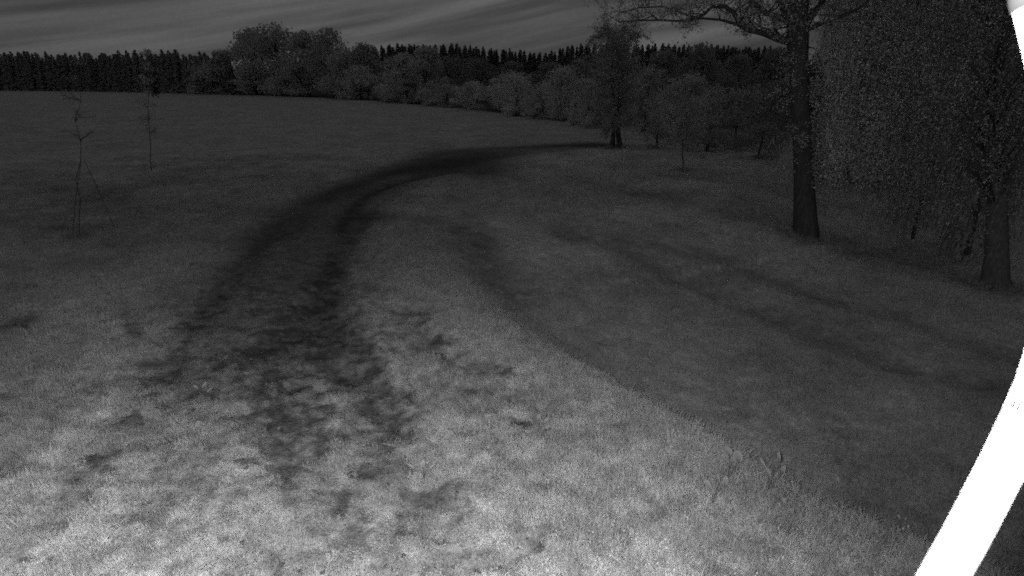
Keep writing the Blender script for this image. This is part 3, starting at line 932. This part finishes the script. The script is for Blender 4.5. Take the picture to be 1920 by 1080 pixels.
def sapling(base, top_px, D, leafn, tone, label, crownw, kind='sapling', stemw=.025, lean=0, low=.25, leaf=.06):
    global rng
    rng = np.random.default_rng(int(top_px[0])); random.seed(int(top_px[0]))
    gt, gl = Geo(), Geo()
    top = at_depth(top_px[0], top_px[1], D)
    base = np.array(base); n = 9
    pts = [base + (top - base) * (i / n) + (np.array([rng.normal(0, .03), rng.normal(0, .03), 0]) if 0 < i else 0) for i in range(n + 1)]
    pts[0][2] -= .1
    tube(gt, pts, [stemw * (1 - .85 * i / n) for i in range(n + 1)], 6)
    for i in range(n + 1):
        f = i / n
        if f < low: continue
        for k in range(4):
            a = rng.random() * 6.283
            twig(gt, gl, pts[i], (math.cos(a), math.sin(a), .8), crownw * (.35 + .75 * math.sin(math.pi * min(.97, f * .85 + .08))) * (.6 + .6 * rng.random()), .008, 1, leaf, leafn)
    return finish_tree(kind, base, gt, gl, M_BARK2, tone, label, 'sapling')

b = hit(1280, 322)
sapling(b, (1276, 175), depth_of(b), 34, .55, 'slim sapling with a bare stem and pale round crown before the shrubs', 1.0, leaf=.09, stemw=.035, low=.3)
b = hit(146, 446)
sapling(b, (150, 118), depth_of(b), 2, .55, 'very thin staked sapling in the near left grass', .38, stemw=.012, leaf=.035, low=.45)
b = hit(284, 322)
sapling(b, (276, 106), depth_of(b), 5, .65, 'thin upright sapling standing before the plantation', .40, stemw=.018, leaf=.07, low=.30)
# stakes round the nearest sapling
for (a, t, lab) in (((132, 442), (152, 300), 'leaning wooden stake left of the thin staked sapling'), ((217, 428), (158, 300), 'long wooden stake leaning in from the right of the thin staked sapling')):
    q = hit(*a); g = Geo(); e = at_depth(t[0], t[1], depth_of(hit(146, 446)))
    tube(g, [q - np.array([0, 0, .15]), (q + e) / 2, e], [.008, .008, .007], 6)
    me = g.mesh('stake', M_WOOD); me.transform(Matrix.Translation(-Vector(q)))
    tag(link('stake', me, None, q), lab, 'stake', 'stakes of the thin sapling')
# dark bird box / tree guard clump seen low on the second sapling
q = at_depth(290, 168, depth_of(hit(284, 322))); g = Geo()
rng = np.random.default_rng(3)
leaves(g, q + rand_unit(220) * (np.array([.26, .22, .34]) * rng.random((220, 1)) ** .8), .09)
sap2 = [o for o in bpy.data.objects if o.get('label', '').startswith('thin upright sapling')][0]
me = g.mesh('foliage_clump', M_LEAF); me.transform(Matrix.Translation(-sap2.location))
c = link('foliage_clump', me, sap2); c.color = (.08,) * 3 + (1,)
c['label'] = 'dark clump of leaves low on the stem'

def weeping(base_px, D_off, pxs, kind, label, tone, seed, nstr, top=-160, rad_px=24, dens=26, leaf=.05, hang=(1.2, 2.6), ylow=330):
    global rng
    rng = np.random.default_rng(seed); random.seed(seed)
    base = hit(*base_px); D = depth_of(base); s = D / FPX
    P = lambda x, y, dd=0: at_depth(x, y, D + dd)
    gt, gl = Geo(), Geo()
    bx, by = base_px
    lean = (pxs[0] + pxs[1]) / 2 - bx
    tp = [(bx, by + 14, rad_px * 1.7), (bx, by - 14, rad_px * 1.15), (bx + 2, by - 60, rad_px * .95), (bx + 4, by - 160, rad_px * .8), (bx + lean * .1, by - 300, rad_px * .65), (bx + lean * .15, by - 450, rad_px * .45), (bx + lean * .2, by - 620, rad_px * .25), (bx + lean * .25, top - 60, 2)]
    pp = [P(x, y) for x, y, _ in tp]
    tube(gt, pp, [w * s for *_, w in tp], 10, .12)
    for k in range(nstr):
        # an arching limb outwards, then a hanging strand
        x = pxs[0] + (pxs[1] - pxs[0]) * rng.random(); dd = rng.normal(0, 1.3)
        y0 = top + (by - ylow - top) * rng.random()
        st = P(bx + lean * .15 * rng.random(), min(y0 + 90, by - 120)); en = P(x, y0, dd)
        mid = (st + en) / 2 + np.array([0, 0, .35])
        if k % 4 == 0: tube(gt, [st, mid, en], [.03, .018, .008], 4)
        l = hang[0] + (hang[1] - hang[0]) * rng.random()
        n = 7; q = en.copy(); L_ = [q.copy()]
        for i in range(n):
            q = q + np.array([rng.normal(0, .05), rng.normal(0, .05), -l / n]); L_.append(q.copy())
        gz = [float(terrain(a[0], a[1])) + .5 for a in L_]
        L_ = [a for a, z in zip(L_, gz) if a[2] > z]
        if len(L_) < 3: continue
        tube(gt, L_, [.006 - .004 * i / len(L_) for i in range(len(L_))], 3)
        A = np.array(L_); m = dens
        t = rng.random(m) * (len(A) - 1.001); i = t.astype(int)
        pt = A[i] + (A[i + 1] - A[i]) * (t - i)[:, None] + rng.normal(0, .07, (m, 3))
        leaves(gl, pt, leaf, .4, .8)
    return finish_tree(kind, base, gt, gl, M_BARK2, tone, label)
weeping((1866, 538), 0, (1690, 2050), 'birch_tree', 'weeping birch with a flared trunk at the right, twigs hanging in curtains', .55, 920, 1100, dens=50, leaf=.045, rad_px=20, ylow=235)
weeping((1712, 395), 0, (1560, 1790), 'birch_tree', 'pale drooping birch between the oak and the birch with flared trunk', .85, 930, 1400, top=-120, rad_px=1.8, dens=56, leaf=.075, hang=(1.5, 4.0), ylow=170)

# ------------------------------------------------------------------ weeds on the bank
def disc_leaf(r, aspect, bend):
    V = [(0, 0, 0)]; n = 9
    for k in range(n):
        t = 2 * math.pi * k / n
        x = r * (1 + math.cos(t)); y = r * aspect * math.sin(t)
        V.append((x, y, -bend * (x / (2 * r)) ** 2 * r + .15 * abs(y)))
    return V, [(0, 1 + k, 1 + (k + 1) % n) for k in range(n)] 
def weed(px, py, leafs, label, h=.16):
    q = hit(px, py); root = bpy.data.objects.new('weed_plant', None); S.collection.objects.link(root); root.location = q
    tag(root, label, 'weed', 'weeds along the bank')
    st = Geo()
    for (dx, dz, r, asp, ang, tilt) in leafs:
        dx, dz, r = dx * 1.5, dz * 1.35 + .07, r * 1.35
        e = np.array([dx, rng.normal(0, .02), dz])
        tube(st, [(0, 0, -.02), (dx * .4, 0, dz * .7), tuple(e)], [.004, .003, .002], 4)
        V, Pp = disc_leaf(r, asp, .6)
        g = Geo(); g.add(V, Pp); me = g.mesh('leaf', M_LEAF)
        o = link('leaf', me, root, e); o.rotation_euler = (tilt, -.9, ang); o.color = (.65, .65, .65, 1)
    link('stem', st.mesh('stem', M_LEAF), root).color = (.4, .4, .4, 1)
weed(1362, 912, [(-.01, .17, .034, .9, 1.7, .1), (.05, .12, .042, .8, 1.5, -.1), (.01, .08, .03, .9, 2.2, .2), (-.07, .06, .03, .8, 2.8, 0)], 'weed with two pale round leaves standing above the bank edge')
weed(1438, 928, [(.03, .20, .035, .35, 1.2, .2), (-.03, .13, .035, .35, 1.9, -.2), (.0, .06, .04, .5, 1.6, .1), (.07, .10, .03, .4, .8, .3)], 'weed with narrow upright leaves right of the round leaved weed')
weed(1335, 950, [(.05, .10, .035, .5, 1.0, .1), (-.02, .06, .035, .5, 2.0, -.2), (.02, .12, .03, .4, 1.5, .2)], 'low weed with bright leaves below the round leaved weed')
weed(1010, 815, [(.0, .05, .03, .5, 1.5, 0), (.04, .04, .028, .6, .6, .1), (-.04, .03, .03, .5, 2.6, .1)], 'low weed beside the dark patch in the middle of the near grass')
weed(795, 895, [(.0, .04, .028, .5, 1.5, 0), (.04, .03, .03, .4, .2, .1), (-.05, .03, .034, .35, 2.9, .1)], 'small bright weed at the edge of the worn track')
weed(385, 755, [(.0, .06, .03, .6, 1.5, 0), (.04, .04, .03, .5, .6, .1), (-.04, .05, .03, .5, 2.6, .1)], 'small bright weed between the wheel ruts')

# ------------------------------------------------------------------ the white curved pipe close to the lens
def pipe():
    D0 = 0.42; s = D0 / FPX
    px = [(x - 14, y) for x, y in [(1700, 1235), (1742, 1155), (1783, 1080), (1826, 1003), (1864, 930), (1905, 850), (1942, 770), (1970, 700), (1992, 620), (2005, 530), (2010, 430), (2008, 330), (2000, 230), (1988, 140), (1966, 45), (1950, -20), (1925, -110), (1890, -210)]]
    c = [at_depth(x, y, D0) for x, y in px]
    low = c[0]
    down = [np.array([0.30, .30, 0.02]) , np.array([0.30, .30, 1.5]), np.array([0.295, .29, 2.6]), low + np.array([.0, .0, -.12])]
    up = [c[-1] + np.array([-.04, .0, .12]), c[-1] + np.array([-.06, -.10, .5]), c[-1] + np.array([-.06, -.2, 1.2])]
    pts = down + c + up
    root_loc = Vector(down[0])
    root = bpy.data.objects.new('curved_pipe', None); S.collection.objects.link(root); root.location = root_loc
    tag(root, 'white curved plastic pipe, glaring bright, rising close before the camera at the right', 'pipe')
    def part(nm, g, m, smooth=True):
        me = g.mesh(nm, m, smooth); me.transform(Matrix.Translation(-root_loc)); return link(nm, me, root)
    g = Geo()
    fine = []
    for i in range(len(pts) - 1):       # Catmull-Rom
        p0, p1, p2, p3 = pts[max(i - 1, 0)], pts[i], pts[i + 1], pts[min(i + 2, len(pts) - 1)]
        for t in np.linspace(0, 1, 5)[:-1]:
            fine.append(.5 * ((2 * p1) + (-p0 + p2) * t + (2 * p0 - 5 * p1 + 4 * p2 - p3) * t * t + (-p0 + 3 * p1 - 3 * p2 + p3) * t ** 3))
    fine.append(pts[-1])
    tube(g, fine, [35 * s] * len(fine), 28)
    part('pipe_tube', g, M_WHITE)
    # dark collar at the very top
    g = Geo(); a, b = at_depth(1942, 10, D0), at_depth(1934, -28, D0)
    tube(g, [a, b], [37 * s] * 2, 28); part('collar', g, M_GREYP)['label'] = 'grey collar at the upper end'
    # small burr and loose end of a tie
    g = Geo(); tube(g, [at_depth(1812, 944, D0 - .004), at_depth(1798, 941, D0 - .004), at_depth(1800, 950, D0 - .004)], [4 * s, 3 * s, 2.5 * s], 6); part('burr', g, M_WHITE)
    g = Geo(); tube(g, [at_depth(1897, 764, D0 - .03), at_depth(1903, 752, D0 - .03), at_depth(1909, 747, D0 - .03)], [2 * s, 1.6 * s, .8 * s], 6); part('tie_end', g, M_GREYP)
pipe()
